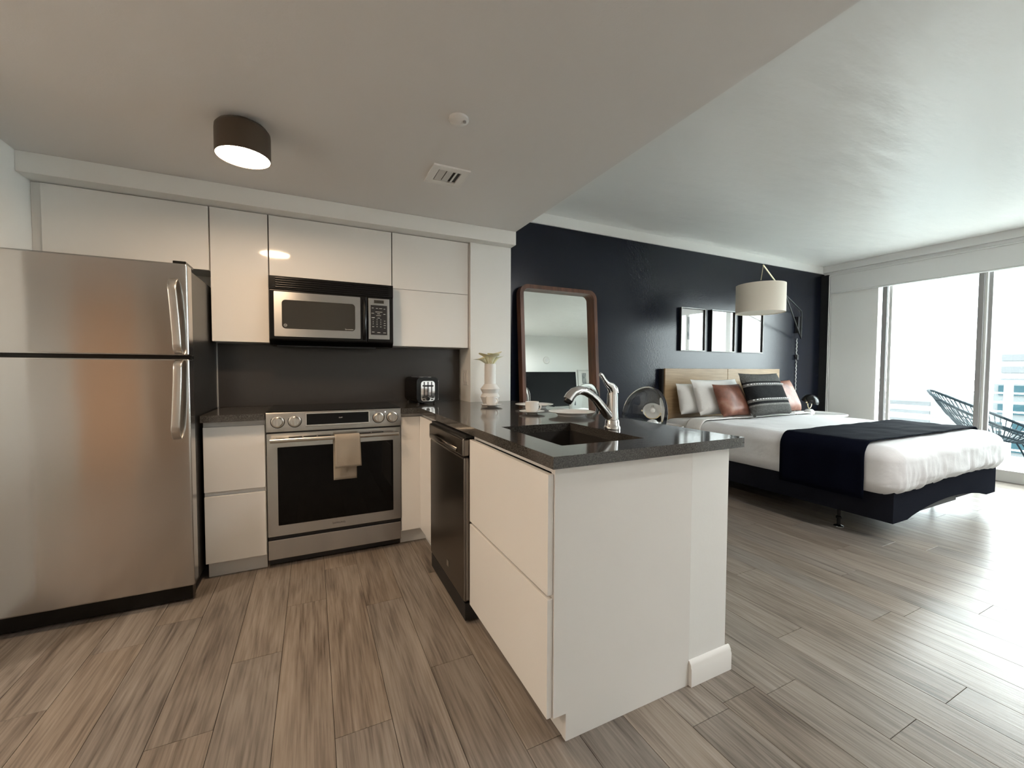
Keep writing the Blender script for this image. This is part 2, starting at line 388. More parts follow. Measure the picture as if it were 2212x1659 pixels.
# baseboards
def base_prof(d): return [(0, 0), (d, 0), (d, .066), (d*.8, .072), (d*.8, .080), (d*.35, .092), (0, .094)]
bb = MB()
bb.prism([(1.0635-p, q) for p, q in base_prof(.016)], 'x', 1.243, 1.4615)
bb.prism([(1.4455+p, q) for p, q in base_prof(.016)], 'y', 1.0635, 3.0)
struct('baseboard_peninsula', bb, GLOSSW)
struct('baseboard_bedroom', MB().prism([(3.4195-p, q) for p, q in base_prof(.014)], 'x', 1.447, XW), NAVY)
struct('baseboard_right', MB().prism([(XW-.0005-p, q) for p, q in base_prof(.014)], 'y', 2.8, 3.40), W_PAINT)
# dark corner channel with two pale lift cords
tr = struct('trim_4', bx(6.50, 6.579, 3.33, 3.4195, .1, 2.499), BLKM)
for x in (6.515, 6.548): cyl((x, 3.322, .45), (x, 3.322, 2.49), .0065, n=8).done('lift_cord', GLOSSW, tr)
# window: sliding doors to the balcony
win = thing('window_1', None, None, (6.62, .6, 0), kind='structure')
bx(6.56, 6.70, .04, 2.789, .0, .125, bev=.006).done('sill_track', ALU, win)
bx(6.60, 6.68, .04, 2.789, 2.36, 2.53).done('head_rail', ALUG, win)
bx(6.650, 6.656, 2.7535, 2.7885, .127, 2.358).done('glass_pane', WGLASS, win)
def stile(y0, y1, x0, x1, m): bx(x0, x1, y0, y1, .126, 2.359, bev=.003).done('stile', m, win)
stile(2.70, 2.752, 6.59, 6.63, ALUG); stile(2.665, 2.698, 6.632, 6.665, ALU)
edges = [2.665]
for yc in (1.85, .97):
    stile(yc+.006, yc+.05, 6.585, 6.625, ALUG); stile(yc-.018, yc+.004, 6.60, 6.645, ALU); stile(yc-.05, yc-.02, 6.63, 6.665, ALUG)
    edges += [yc+.05, yc-.05]
stile(.041, .088, 6.59, 6.65, ALUG); edges.append(.09)
for a, b in zip(edges[::2], edges[1::2]):
    bx(6.644, 6.650, b+.001, a-.001, .127, 2.358).done('glass_pane', WGLASS, win)
val = thing('shade_cassette', 'pale grey roller shade cassette along the top of the glass doors', 'window shade', (6.55, 1, 2.25))
bx(6.535, 6.598, -1.499, YD-.095, 2.25, 2.492, bev=.006).done('fascia', VALW, val)
bx(6.52, 6.534, -1.499, YD-.095, 2.478, 2.496, bev=.003).done('bead', VALW, val)
bx(6.536, 6.60, -1.499, YD-.095, 2.236, 2.2495, bev=.004).done('bottom_bar', VALW, val)
# guessed hall doors for the steel to reflect; peach one imitates a warm-lit wall
dr = bx(-2.47, -1.90, -1.4995, -1.46, .002, 2.05, bev=.004).done('door_1', DOORW, kind='structure')
cyl((-1.97, -1.46, 1.0), (-1.97, -1.40, 1.0), .02).done('door_handle', SATIN, dr)
dr = bx(-1.82, -1.36, -1.4995, -1.46, .002, 2.05, bev=.004).done('door_2', DOORB, kind='structure')
cyl((-1.43, -1.46, 1.0), (-1.43, -1.40, 1.0), .02).done('door_handle', SATIN, dr)

# ================================================================== kitchen: fridge
FX0, FX1, FY = -1.29, -.54, 2.5
fr = thing('refrigerator', 'tall stainless steel top-freezer refrigerator with dark sides at the left', 'refrigerator', (-.92, 2.9, 0))
bx(FX0+.012, -.558, 2.60, 3.255, .05, 1.668, bev=.004).done('body', FSIDE, fr)
d1 = bx(FX0, FX1, FY, 2.588, 1.230, 1.673, bev=.009, seg=3).done('freezer_door', FSTEEL, fr)
d2 = bx(FX0, FX1, FY, 2.588, .092, 1.215, bev=.009, seg=3).done('fridge_door', FSTEEL, fr)
bx(FX0+.02, -.562, 2.589, 2.599, .1, 1.66).done('gasket', BLKM, fr)
bx(FX0+.02, FX1+.001, 2.52, 2.587, 1.2155, 1.2295).done('divider', BLK, fr)
bx(FX0+.01, -.556, 2.54, 2.6, .012, .088, bev=.003).done('kick_grille', BLK, fr)
for x in (-1.2, -.62): cyl((x, 2.58, 0.0005), (x, 2.58, .012), .018).done('foot', BLK, fr)
bx(-.60, -.548, 2.52, 2.66, 1.6735, 1.688, bev=.003).done('hinge_cap', BLK, fr)
def strap(z0, z1, flip):
    m = MB(); n = 22; sec = rrect(-.017, .017, -.007, .007, .005, 3); rings = []
    for i in range(n+1):
        t = i/n; z = z0+(z1-z0)*t; s = t if not flip else 1-t
        bow = .050*min(1, (s/.13))**.6 if s < .13 else .050+.006*math.sin(PI*s)
        if s > .94: bow *= max(.25, 1-(s-.94)/.06*.75) if True else 1
        dx = .020*math.sin(PI*(t*.5 if not flip else .5-t*.5))
        rings.append([m.bm.verts.new((-.592+p+dx*.9, FY-bow+q, z)) for p, q in sec])
    k = len(sec)
    for a, b in zip(rings, rings[1:]):
        for j in range(k): m.bm.faces.new((a[j], a[(j+1) % k], b[(j+1) % k], b[j]))
    m.bm.faces.new(rings[0]); m.bm.faces.new(rings[-1][::-1]); return m
strap(1.236, 1.597, True).done('handle', SATIN, d1)
strap(.826, 1.210, False).done('handle', SATIN, d2)

# ================================================================== cabinets
YU = 3.046
def upper(label, x0, x1, zs, group='upper cabinets'):
    t = thing('wall_cabinet', label, 'cabinet', ((x0+x1)/2, 3.15, zs[0]), group)
    bx(x0+.001, x1-.001, YU+.019, 3.268, zs[0]+.001, zs[-1]).done('body', CARC, t)
    for a, b in zip(zs, zs[1:]): bx(x0+.002, x1-.002, YU, YU+.018, a+.0015, b-.0015, bev=.0015).done('door', GLOSSW, t)
upper('wide gloss white wall cabinet above the refrigerator', -1.27, -.549, [1.756, 2.137])
upper('narrow tall gloss white wall cabinet left of the microwave', -.546, -.243, [1.3325, 2.137])
upper('gloss white wall cabinet right above the microwave, with lamp reflection', -.240, .516, [1.751, 2.137])
upper('gloss white wall cabinet right of the microwave with two stacked doors', .519, 1.090, [1.3325, 1.742, 2.137])
bx(-1.309, -1.272, YU+.012, 3.268, 1.70, 2.137).done('filler_strip', CARC, label='narrow recessed white filler strip at the wall left of the wide cabinet', cat='filler')
bx(1.0915, 1.0985, YU+.006, 3.268, 1.3325, 2.137).done('filler_strip', CARC, label='thin pale filler strip between right wall cabinet and white pier', cat='filler')
# base cabinet left of range
t = thing('base_cabinet', 'gloss white two-drawer base cabinet between refrigerator and range', 'cabinet', (-.395, 3.0, 0), 'base cabinets')
bx(-.543, -.2495, 2.765, 3.262, .0895, .8755).done('body', CARC, t)
bx(-.541, -.2515, 2.7425, 2.764, .487, .846, bev=.002).done('drawer', GLOSSW, t)
bx(-.541, -.2515, 2.7425, 2.764, .0905, .462, bev=.002).done('drawer', GLOSSW, t)
bx(-.535, -.2515, 2.785, 2.80, .0005, .089).done('toe_kick', CARC, t)
# corner cabinet right of range
t = thing('base_cabinet', 'gloss white corner base cabinet between range and dishwasher', 'cabinet', (.65, 3.0, 0), 'base cabinets')
bx(.5175, 1.09, 2.763, 3.26, .0895, .8755).box(.66, 1.09, 2.375, 2.7629, .0895, .8755).done('body', CARC, t)
bx(.5185, .655, 2.7425, 2.7625, .1005, .855, bev=.0015).done('front_panel', GLOSSW, t)
bx(.640, .6595, 2.372, 2.7415, .1005, .855, bev=.0015).done('side_panel', GLOSSW, t)
bx(.5185, .703, 2.80, 2.815, .0005, .089).box(.690, .704, 2.372, 2.7995, .0005, .089).done('toe_kick', CARC, t)
# sink cabinet on the peninsula
t = thing('base_cabinet', 'gloss white peninsula sink cabinet with two wide drawers and end panel', 'cabinet', (.95, 1.42, 0), 'base cabinets')
mb = bx(.658, 1.24, 1.0825, 1.755, .0905, .12).box(.658, 1.24, 1.738, 1.755, .1205, .8755).box(1.222, 1.24, 1.0825, 1.7375, .1205, .8755).box(.658, .674, 1.0825, 1.7375, .1205, .68)
mb.done('body', CARC, t)
bx(.6365, .6565, 1.0665, 1.760, .4785, .852, bev=.002).done('drawer', GLOSSW, t)
bx(.6365, .6565, 1.0665, 1.760, .0905, .4665, bev=.002).done('drawer', GLOSSW, t)
bx(.658, .672, 1.0825, 1.7375, .855, .8755).done('top_rail', CARC, t)
MB().prism([(.6575, .0905), (.703, .0905), (.703, .0005), (1.2415, .0005), (1.2415, .8755), (.6575, .8755)], 'y', 1.061, 1.0815).done('end_panel', GLOSSW, t)
bx(.704, .718, 1.083, 2.37, .0005, .0895).done('toe_kick', CARC, t)
# ------------------------------------------------------------------ countertops
def cells(xs, ys, keep, z0, z1):
    m = MB(); V = {}
    def vt(i, j, z):
        k = (i, j, z)
        if k not in V: V[k] = m.bm.verts.new((xs[i], ys[j], z))
        return V[k]
    def on(i, j): return 0 <= i < len(xs)-1 and 0 <= j < len(ys)-1 and keep((xs[i]+xs[i+1])/2, (ys[j]+ys[j+1])/2)
    for i in range(len(xs)-1):
        for j in range(len(ys)-1):
            if not on(i, j): continue
            for z, f in ((z1, 1), (z0, -1)): m.bm.faces.new([vt(i, j, z), vt(i+1, j, z), vt(i+1, j+1, z), vt(i, j+1, z)][::f])
            for (di, dj), (a, b) in {(-1, 0): ((0, 0), (0, 1)), (1, 0): ((1, 0), (1, 1)), (0, -1): ((0, 0), (1, 0)), (0, 1): ((0, 1), (1, 1))}.items():
                if not on(i+di, j+dj):
                    m.bm.faces.new((vt(i+a[0], j+a[1], z0), vt(i+b[0], j+b[1], z0), vt(i+b[0], j+b[1], z1), vt(i+a[0], j+a[1], z1)))
    es = [e for e in m.bm.edges if len(e.link_faces) == 2 and e.calc_face_angle(0) > .5]
    bmesh.ops.bevel(m.bm, geom=es, offset=.0018, segments=2, affect='EDGES')
    m.wn = True; return m
HX0, HX1, HY0, HY1 = .752, 1.115, 1.172, 1.668
def keep(x, y):
    if HX0 < x < HX1 and HY0 < y < HY1: return False
    if y < 2.7065: return .632 < x
    if y < 3.022: return .517 < x
    return .517 < x < 1.098
cells([.517, .632, HX0, 1.098, HX1, 1.483], [1.03, HY0, HY1, 2.7065, 3.022, 3.268], keep, .8765, .914).done('countertop', QUARTZ, label='dark grey quartz countertop of the peninsula with sink cut-out', cat='countertop')
cells([-.545, -.2465], [2.7065, 3.268], lambda x, y: True, .8765, .914).done('countertop', QUARTZ, label='short dark grey quartz countertop between refrigerator and range', cat='countertop')
t = thing('backsplash', 'dark grey backsplash slab behind the range', 'backsplash', (.27, 3.26, .915))
bx(-.552, 1.088, 3.252, 3.2695, .9145, 1.331).done('slab', SPLASH, t)
bx(-.558, -.5525, 3.244, 3.2695, .9145, 1.331).done('edge_trim', GREYP, t)
# sink
t = thing('sink', 'dark undermount kitchen sink set in the peninsula counter', 'sink', (.93, 1.42, .7))
SINKM = mat('dark_sink_composite', (.035, .032, .029, 1), .32)
x0, x1, y0, y1 = .742, 1.125, 1.162, 1.678
MB().box(x0, x1, y0, y1, .695, .703).box(x0, x0+.009, y0, y1, .7031, .876).box(x1-.009, x1, y0, y1, .7031, .876).box(x0+.0091, x1-.0091, y0, y0+.009, .7031, .876).box(x0+.0091, x1-.0091, y1-.009, y1, .7031, .876).done('bowl', SINKM, t)
MB().lathe([(0, .7045), (.03, .7045), (.045, .7055), (.045, .7035)], (.93, 1.42, 0)).done('drain', CHROME, t)

# ================================================================== microwave
t = thing('microwave', 'black and steel over-the-range microwave under the middle wall cabinet', 'microwave', (.135, 3.1, 1.32))
MX0, MX1, MY = -.2385, .5135, 2.98
MB().prism([(MY+.006, 1.349), (MY+.04, 1.32), (3.25, 1.32), (3.25, 1.748), (MY+.006, 1.748)], 'x', MX0, MX1).done('casing', BLK, t)
vg = bx(MX0, MX1, MY, MY+.0055, 1.664, 1.748, bev=.002).done('vent_grille', BLK, t)
for k in range(5): bx(-.203, .482, MY-.006, MY-.0005, 1.676+k*.0135, 1.6825+k*.0135, bev=.002).done('louver', BLK, vg)
dd = bx(MX0+.002, .338, MY-.012, MY+.0055, 1.352, 1.661, bev=.006).done('door', BLK, t)
MB().ring(rrect(-.2105, .2955, 1.371, 1.649, .004), rrect(-.168, .262, 1.420, 1.600, .022), 'y', MY-.0155, MY-.0125).done('steel_frame', STEEL, dd)
MB().prism(rrect(-.1675, .2615, 1.4205, 1.5995, .0215), 'y', MY-.0135, MY-.0125).done('window', MWIN, dd)
mb = MB().mesh(text_mesh('Spacemaker', .011, (.225, MY-.0142, 1.431))); mb.done('lettering', LEGEND, dd)
mb = MB().ring(rrect(-.158, -.140, 1.432, 1.450, .009, 5), rrect(-.1565, -.1415, 1.4335, 1.4485, .0075, 5), 'y', MY-.0146, MY-.0136).mesh(text_mesh('GE', .009, (-.149, MY-.0142, 1.441))); mb.done('emblem', LEGEND, dd)
MB().tube([(.318, MY-.013, 1.635), (.320, MY-.028, 1.60), (.322, MY-.036, 1.5), (.320, MY-.028, 1.40), (.318, MY-.013, 1.368)], [.006, .009, .010, .009, .006], 10, sq=(1.3, 1)).done('handle', BLK, dd)
cp = bx(.340, MX1-.002, MY-.010, MY+.0055, 1.352, 1.661, bev=.005).done('control_panel', BLK, t)
bx(.3475, .4855, MY-.0135, MY-.0105, 1.372, 1.649, bev=.001).done('steel_plate', STEEL, cp)
bx(.384, .448, MY-.0150, MY-.0138, 1.617, 1.638).done('display', MWIN, cp)
bx(.362, .4695, MY-.0150, MY-.0138, 1.402, 1.603).done('keypad', BLKM, cp)
mb = MB(); xs = (.377, .402, .427)
for r_, row in enumerate(('123', '456', '789')):
    for c_, ch in enumerate(row): mb.mesh(text_mesh(ch, .012, (xs[c_], MY-.0152, 1.505-r_*.0155)))
mb.mesh(text_mesh('0', .012, (.402, MY-.0152, 1.4575)))
for x, z, wd in ((.375, 1.583, .013), (.402, 1.582, .013), (.427, 1.582, .02), (.452, 1.58, .011), (.415, 1.558, .046), (.375, 1.548, .017), (.413, 1.546, .018), (.452, 1.544, .013), (.413, 1.533, .032), (.377, 1.518, .02), (.414, 1.517, .016), (.453, 1.498, .009), (.453, 1.482, .012), (.453, 1.467, .014), (.453, 1.451, .010), (.377, 1.457, .013), (.427, 1.457, .010), (.377, 1.42, .016), (.414, 1.418, .02), (.452, 1.417, .018)):
    mb.box(x-wd/2, x+wd/2, MY-.0153, MY-.0151, z-.0015, z+.0015)
mb.done('key_legends', LEGEND, cp, kind='stuff')
bx(-.20, .40, MY+.05, MY+.10, 1.309, 1.3195, bev=.003).done('light_cover', BLKM, t)

# ================================================================== range
t = thing('range', 'stainless steel slide-in electric range with black oven window', 'range', (.135, 3.0, 0))
RX0, RX1, RY = -.2425, .5135, 2.745
bx(RX0+.003, RX1-.003, RY+.035, 3.245, .012, .905).done('body', BLKM, t)
bx(-.2435, .5145, RY-.012, 3.245, .9145, .9195, bev=.002).done('cooktop', BGLASS, t)
mb = MB().prism([(RY-.010, .916), (RY-.016, .906), (RY-.008, .802), (RY+.034, .802), (RY+.034, .914), (RY, .9142)], 'x', RX0-.001, RX1+.001); cpn = mb.done('control_panel', STEEL, t)
rotY = Matrix.Rotation(R(90), 4, 'X')      # +z -> -y
for x in (-.185, -.097, .375, .460):
    MB().lathe([(.0335, 0), (.037, 0), (.037, .0015), (.0335, .0015)], (x, RY-.0125, .861), 32, rotY).done('knob_ring', BLK, cpn)
    kb = MB().lathe([(0, .030), (.0235, .030), (.026, .027), (.0275, .006), (.033, .004), (.033, 0)], (x, RY-.0125, .861), 32, rotY).done('knob', SATIN, cpn)
    bx(x-.0075, x+.0085, RY-.058, RY-.0428, .838, .884, bev=.003).done('grip', SATIN, kb)
dsp = MB().prism([(RY-.040, .832), (RY-.036, .9085), (RY-.0105, .9085), (RY-.0105, .826)], 'x', -.041, .3185).done('display_housing', SATIN, cpn)
MB().prism([(RY-.0415, .8385), (RY-.0385, .9025), (RY-.0365, .9025), (RY-.0390, .8385)], 'x', -.034, .3115).done('display', BGLASS, dsp)
MB().mesh(text_mesh('12:07', .010, (.15, RY-.0415, .874))).done('clock_digits', LEGEND, dsp)
bx(.414, .418, RY-.0195, RY-.0165, .893, .897).done('indicator_lamp', LED, cpn)
bx(RX0, RX1, RY+.004, RY+.034, .793, .8015).done('gap_strip', BLKM, t)
od = MB().ring(rrect(RX0, RX1, .190, .792, .004, 2), rrect(-.189, .4655, .251, .711, .004, 2), 'y', RY-.006, RY+.033).done('oven_door', STEEL, t)
bx(-.1885, .465, RY-.004, RY+.030, .2515, .7105).done('window', BGLASS, od)
for k in range(7):
    if k == 3: continue
    x = -.13+k*.0775; bx(x, x+.070, RY-.0075, RY-.0062, .7625, .7685).done('vent_slot', BLKM, od)
cyl((-.222, RY-.052, .757), (.494, RY-.052, .757), .0125).done('handle', SATIN, od)
for x in (-.20, .472): cyl((x, RY-.0065, .757), (x, RY-.045, .757), .009).done('handle_post', SATIN, od)
MB().mesh(text_mesh('SAMSUNG', .016, (.137, RY-.0066, .220))).done('lettering', DARKPRINT, od)
bx(RX0+.004, RX1-.004, RY+.010, RY+.034, .168, .1895).done('gap_strip', BLKM, t)
bx(RX0, RX1, RY-.004, RY+.034, .052, .167, bev=.003).done('storage_drawer', STEEL, t)
for x in (RX0+.05, RX1-.05): cyl((x, RY+.09, .0005), (x, RY+.09, .012), .02).done('foot', BLKM, t)
bx(RX0+.01, RX1-.01, RY+.05, RY+.06, .013, .05).done('kick_plate', BLKM, t)
# towel over the oven handle
def towel():
    m = MB(); hy, hz, hr = RY-.052, .757, .0155
    path = [(hy+hr+.006, .492+.262*i/14) for i in range(15)]
    path += [(hy+hr*math.cos(a), hz+hr*math.sin(a)) for a in [PI*i/8 for i in range(1, 8)]]
    path += [(hy-hr-.003, .754-.178*i/12) for i in range(13)]
    N = len(path)
    def f(u, v):
        i = min(N-1, int(round(v*(N-1)))); y, z = path[i]; b = max(0, min(1, (v-.35)/.25))
        xa, xb = .108*(1-b)+.116*b, .241*(1-b)+.258*b
        if v > .6: xb += (v-.6)*.02; z += -.010*(1-u)*(v-.6)
        x = xa+(xb-xa)*u
        wv = .0018*math.sin(u*9+v*4)+(.0016*math.sin(z*420) if (z < .64 and v > .6) or (z < .56) else 0)
        return Vector((x, y-wv, z))
    m.grid(f, 16, N-1); return m
o = towel().done('towel', TAUPE, label='folded taupe towel hanging over the oven door handle', cat='towel', ang=80)
sm = o.modifiers.new('thick', 'SOLIDIFY'); sm.thickness = .003; sm.offset = 1

# ================================================================== dishwasher
t = thing('dishwasher', 'dark slate steel dishwasher built into the peninsula', 'dishwasher', (.9, 2.06, 0))
DX, DY0, DY1 = .612, 1.7665, 2.366
bx(.668, 1.20, DY0+.006, DY1-.006, .095, .868).done('tub', BLKM, t)
dd = bx(DX, .667, DY0, DY1, .098, .770, bev=.012, seg=3).done('door', DSTEEL, t)
bx(.618, .690, DY0+.002, DY1-.002, .012, .094, bev=.003).done('kick_plate', BLKM, t)
cpn = bx(DX-.006, .667, DY0, DY1, .772, .856, bev=.010, seg=3).done('control_strip', DSTEEL, t)
bx(.622, .667, DY0+.004, DY1-.004, .8565, .868).done('top_edge', BLKM, t)
MB().tube([(DX-.004, DY0+.09, .79), (DX-.026, DY0+.13, .80), (DX-.032, 2.06, .803), (DX-.026, DY1-.13, .80), (DX-.004, DY1-.09, .79)], [.008, .011, .012, .011, .008], 10, sq=(1, 1.3)).done('handle', DSTEEL, cpn)
bx(DX-.009, DX-.0062, 2.10, 2.22, .775, .795, bev=.001).done('latch_plate', SATIN, cpn)
bx(DX-.0028, DX-.0003, 2.00, 2.03, .165, .195, bev=.0008).done('badge', SATIN, dd)

# ================================================================== ceiling fixtures
def can_lamp(name, label, x, y, em, ZK=ZK, m=BRONZE):
    t = thing(name, label, 'ceiling lamp', (x, y, ZK))
    MB().lathe([(0, -.0005), (.058, -.0005), (.058, -.014), (0, -.014)], (x, y, ZK), 40).done('mount', m, t)
    MB().lathe([(.0, -.0145), (.075, -.0145), (.094, -.020), (.1045, -.034), (.106, -.05), (.106, -.150), (.1025, -.150), (.1025, -.05), (.09, -.03), (0, -.028)], (x, y, ZK), 48).done('shade', m, t)
    MB().lathe([(0, -.1455), (.1022, -.1455), (.1022, -.1435), (0, -.1435)], (x, y, ZK), 48).done('diffuser', em, t)
can_lamp('ceiling_lamp', 'glowing bronze drum ceiling lamp over the kitchen', -.262, 2.185, LAMPE)
can_lamp('ceiling_lamp', 'added warm fill lamp in the hall left of the kitchen, out of view', -2.3, 1.0, HALL_FILL_EM)  # unseen, added as warm fill for the kitchen
can_lamp('ceiling_lamp', 'added fill lamp over the living area, nearer the peninsula, out of view', 3.0, .3, LIVING_FILL_EM, ZC)  # unseen, added to fill the bed and its surroundings
can_lamp('ceiling_lamp', 'added fill lamp over the living area, nearer the rear wall, out of view', 3.4, -.95, REAR_FILL_EM, ZC)  # unseen, added as stronger fill for the rear wall
t = thing('smoke_detector', 'small round white smoke detector on the kitchen ceiling', 'smoke detector', (.578, 1.735, ZK))
MB().lathe([(0, -.0005), (.043, -.0005), (.043, -.010), (.036, -.016), (0, -.018)], (.578, 1.735, ZK), 32).done('cover', PORC, t)
MB().lathe([(0, -.0175), (.007, -.0175), (.007, -.0235), (0, -.024)], (.598, 1.715, ZK), 12).done('sensor', GREYP, t)
t = thing('ceiling_vent', 'square white air vent with open louvres on the kitchen ceiling', 'vent', (.685, 2.26, ZK))
MB().ring([(.583, 2.155), (.787, 2.155), (.787, 2.366), (.583, 2.366)], [(.622, 2.195), (.748, 2.195), (.748, 2.326), (.622, 2.326)], 'z', ZK-.010, ZK-.0005).done('frame', GLOSSW, t)
bx(.623, .747, 2.196, 2.325, ZK-.0025, ZK-.0008).done('backing', BLKM, t)
for x, tl, wd in ((.636, .35, .018), (.655, .35, .018), (.686, -.1, .034), (.722, -.5, .012)):
    mb = bx(-wd/2, wd/2, 2.197, 2.324, -.001, .001)
    mb.bm.transform(Matrix.Translation((x, 0, ZK-.0075)) @ Matrix.Rotation(tl*.4, 4, 'Y')); mb.done('louver', ALU, t)

# ================================================================== things on the counter
CT = .9145
t = thing('toaster', 'black two-slice toaster with steel front on the corner counter', 'toaster')
mb = MB().prism(rrect(-.082, .082, .012, .195, .035, 6), 'y', -.14, .14); mb.done('body', BLK, t)
fp = MB().prism(rrect(-.052, .052, .022, .168, .022, 6), 'y', -.146, -.1405).done('front_plate', CHROME, t)
bx(-.032, .032, -.175, -.1465, .128, .139, bev=.003).done('lever', BLK, t)
for x in (-.028, 0, .028): bx(x-.0035, x+.0035, -.1475, -.1463, .06, .162).done('slot', BLKM, t)
for x, z in ((-.036, .049), (.036, .049), (-.031, .034), (.031, .034)): bx(x-.008, x+.008, -.150, -.1463, z-.004, z+.004, bev=.002).done('button', BLK, t)
MB().lathe([(0, .01), (.012, .01), (.014, 0)], (0, -.1463, .040), 20, rotY).done('dial', BLK, t)
for x in (-.03, .03): bx(x-.012, x+.012, -.10, .10, .1945, .1965).done('bread_slot', SATIN, t)
for x in (-.06, .06):
    for y in (-.11, .11): cyl((x, y, 0), (x, y, .0125), .010, n=12).done('foot', BLKM, t)
bx(.0825, .0845, -.135, .135, .03, .17).done('side_trim', SATIN, t)
t.location = (.735, 3.098, CT); t.rotation_euler = (0, 0, R(6))
# vase and callas
VX, VY = 1.197, 2.86
t = thing('vase', 'matt white angular ceramic vase standing in front of the pier', 'vase', (VX, VY, CT))
MB().lathe([(0, 0), (.052, 0), (.056, .006), (.073, .050), (.057, .077), (.073, .108), (.043, .146), (.0415, .295), (.037, .295), (.038, .15), (.06, .11), (.045, .078), (.06, .05), (.045, .01), (0, .008)], (VX, VY, CT), 40).done('body', MATTEV, t, ang=25)
def calla(dx, dy, h, ang, lean, sc, label):
    t = thing('calla_lily', label, 'flower', (VX+dx*.5, VY+dy*.5, CT+.10), 'calla lilies in the white vase')
    top = Vector((VX+dx*.7, VY+dy*.7, CT+.287))
    d = Vector((math.cos(ang)*lean, math.sin(ang)*lean, 1)).normalized(); out = Vector((math.cos(ang), math.sin(ang), 0))
    side = d.cross(out).normalized(); o2 = side.cross(d).normalized()
    MB().tube([(VX+dx*.1, VY+dy*.1, CT+.10), (VX+dx*.5, VY+dy*.5, CT+.24), top, top+d*.012], .0035, 6).done('stem', STEM, t)
    base = top+d*.004
    def f(u, v):
        a = (u-.5)*2*PI*1.08; tip = (.5+.5*math.cos(a))**2.5
        r = sc*(.0055+.022*v**1.1+.010*max(0, v-.72)/.28)
        hh = 1.22*h*v*(1-.22*(1-tip)*v)
        p = base+d*hh+o2*r*math.cos(a)+side*r*math.sin(a)
        e = max(0, v-.70)/.30
        return p+o2*(.010*sc*tip*e)+d*(-.004*sc*e*(1-tip)+.010*tip*e)+o2*.03*(v**2)*lean
    MB().grid(f, 30, 14).done('petal', CALLA, t, ang=80)
    MB().tube([base+d*.01, base+d*h*.85], [.003, .002], 6).done('spadix', SPADIX, t)
calla(-.030, .004, .066, PI*1.0, .62, 1.2, 'cream calla lily leaning out to the left of the vase')
calla(-.018, -.014, .078, PI*1.1, .3, 1.15, 'cream calla lily second from left in the vase')
calla(.002, -.024, .070, PI*1.5, .2, 1.35, 'yellowish open calla lily in the middle front of the vase')
calla(.014, .006, .086, PI*.05, .2, 1.3, 'tallest cream calla lily with upright tip, back right in the vase')
calla(.026, -.012, .062, PI*1.9, .3, 1.1, 'small cream calla lily bending low at the right of the vase')
# crockery
def plate(x, y, r, label):
    t = thing('plate', label, 'plate', (x, y, CT), 'dinner plates')
    MB().lathe([(0, .004), (r*.55, .004), (r*.56, 0), (r*.60, 0), (r*.62, .006), (r*.72, .014), (r*.985, .0215), (r, .0235), (r*.985, .0245), (r*.72, .018), (r*.62, .010), (0, .009)], (x, y, CT), 56).done('dish', PORC, t)
def cup(x, y, ang, l1, l2):
    MB().lathe([(0, .003), (.024, .003), (.025, 0), (.029, 0), (.033, .005), (.060, .009), (.073, .0135), (.0745, .0155), (.060, .0115), (.033, .008), (0, .007)], (x, y, CT), 44).done('saucer', PORC, label=l1, cat='saucer', group='saucers under the cups')
    t = thing('coffee_cup', l2, 'cup', (x, y, CT+.0085), 'coffee cups')
    MB().lathe([(0, .001), (.026, .0), (.030, .002), (.0375, .012), (.039, .03), (.0395, .060), (.0385, .0612), (.0365, .060), (.036, .03), (.034, .013), (.027, .006), (0, .005)], (x, y, CT+.0085), 40).done('bowl', PORC, t)
    pts = []
    for i in range(11):
        a = -PI*.55+PI*1.1*i/10; pts.append((x+math.cos(ang)*(.034+.019*math.cos(a)), y+math.sin(ang)*(.034+.019*math.cos(a)), CT+.0405+.018*math.sin(a)))
    MB().tube(pts, .0042, 8).done('handle', PORC, t)
plate(1.338, 2.43, .128, 'white dinner plate farther back, beside the front cup')
plate(1.297, 1.925, .128, 'white dinner plate nearest the faucet')
cup(1.100, 2.60, R(-62), 'white saucer in front of the vase', 'white coffee cup in front of the vase')
cup(1.142, 2.10, R(-48), 'white saucer between the two plates, nearer the sink', 'white coffee cup between the two plates, nearer the sink')
# faucet
BX, BY = 1.155, 1.405
t = thing('faucet', 'chrome single-lever pull-out faucet behind the sink', 'faucet', (BX, BY, CT))
MB().lathe([(0, 0), (.034, 0), (.035, .008), (.033, .014), (.030, .018), (.0295, .034), (.027, .042), (0, .042)], (BX, BY, CT), 40).done('base', CHROME, t)
MB().lathe([(.0255, .0425), (.0255, .055), (.0235, .085), (.0225, .150), (.0225, .152), (.021, .1525), (.021, .157), (0, .157)], (BX, BY, CT), 40).done('body', CHROME, t)
MB().tube([(BX+.004, BY, CT+.156), (BX+.001, BY, CT+.172), (BX-.012, BY, CT+.186), (BX-.030, BY, CT+.196), (BX-.045, BY, CT+.213), (BX-.060, BY, CT+.232), (BX-.067, BY, CT+.236)], [.0225, .022, .018, .0115, .0085, .0095, .008], 18, sq=(1.0, 1.0)).done('lever', CHROME, t)
sp = MB().tube([(BX-.008, BY, CT+.052), (BX-.028, BY, CT+.068), (BX-.060, BY, CT+.102), (BX-.088, BY, CT+.132), (BX-.112, BY, CT+.150)], [.019, .0215, .0195, .0175, .0165], 20, sq=(1, 1.0)).done('spout', CHROME, t)
MB().tube([(BX-.1125, BY, CT+.1502), (BX-.140, BY, CT+.165), (BX-.172, BY, CT+.171), (BX-.198, BY, CT+.163), (BX-.216, BY, CT+.148), (BX-.226, BY, CT+.133)], [.0168, .0175, .0185, .0195, .0205, .021], 20).done('spray_head', CHROME, sp)
MB().lathe([(0, 0), (.016, 0), (.017, .004), (.017, .012)], (BX-.2295, BY, CT+.122), 20, Matrix.Rotation(R(32), 4, 'Y')).done('nozzle', BLK, sp)
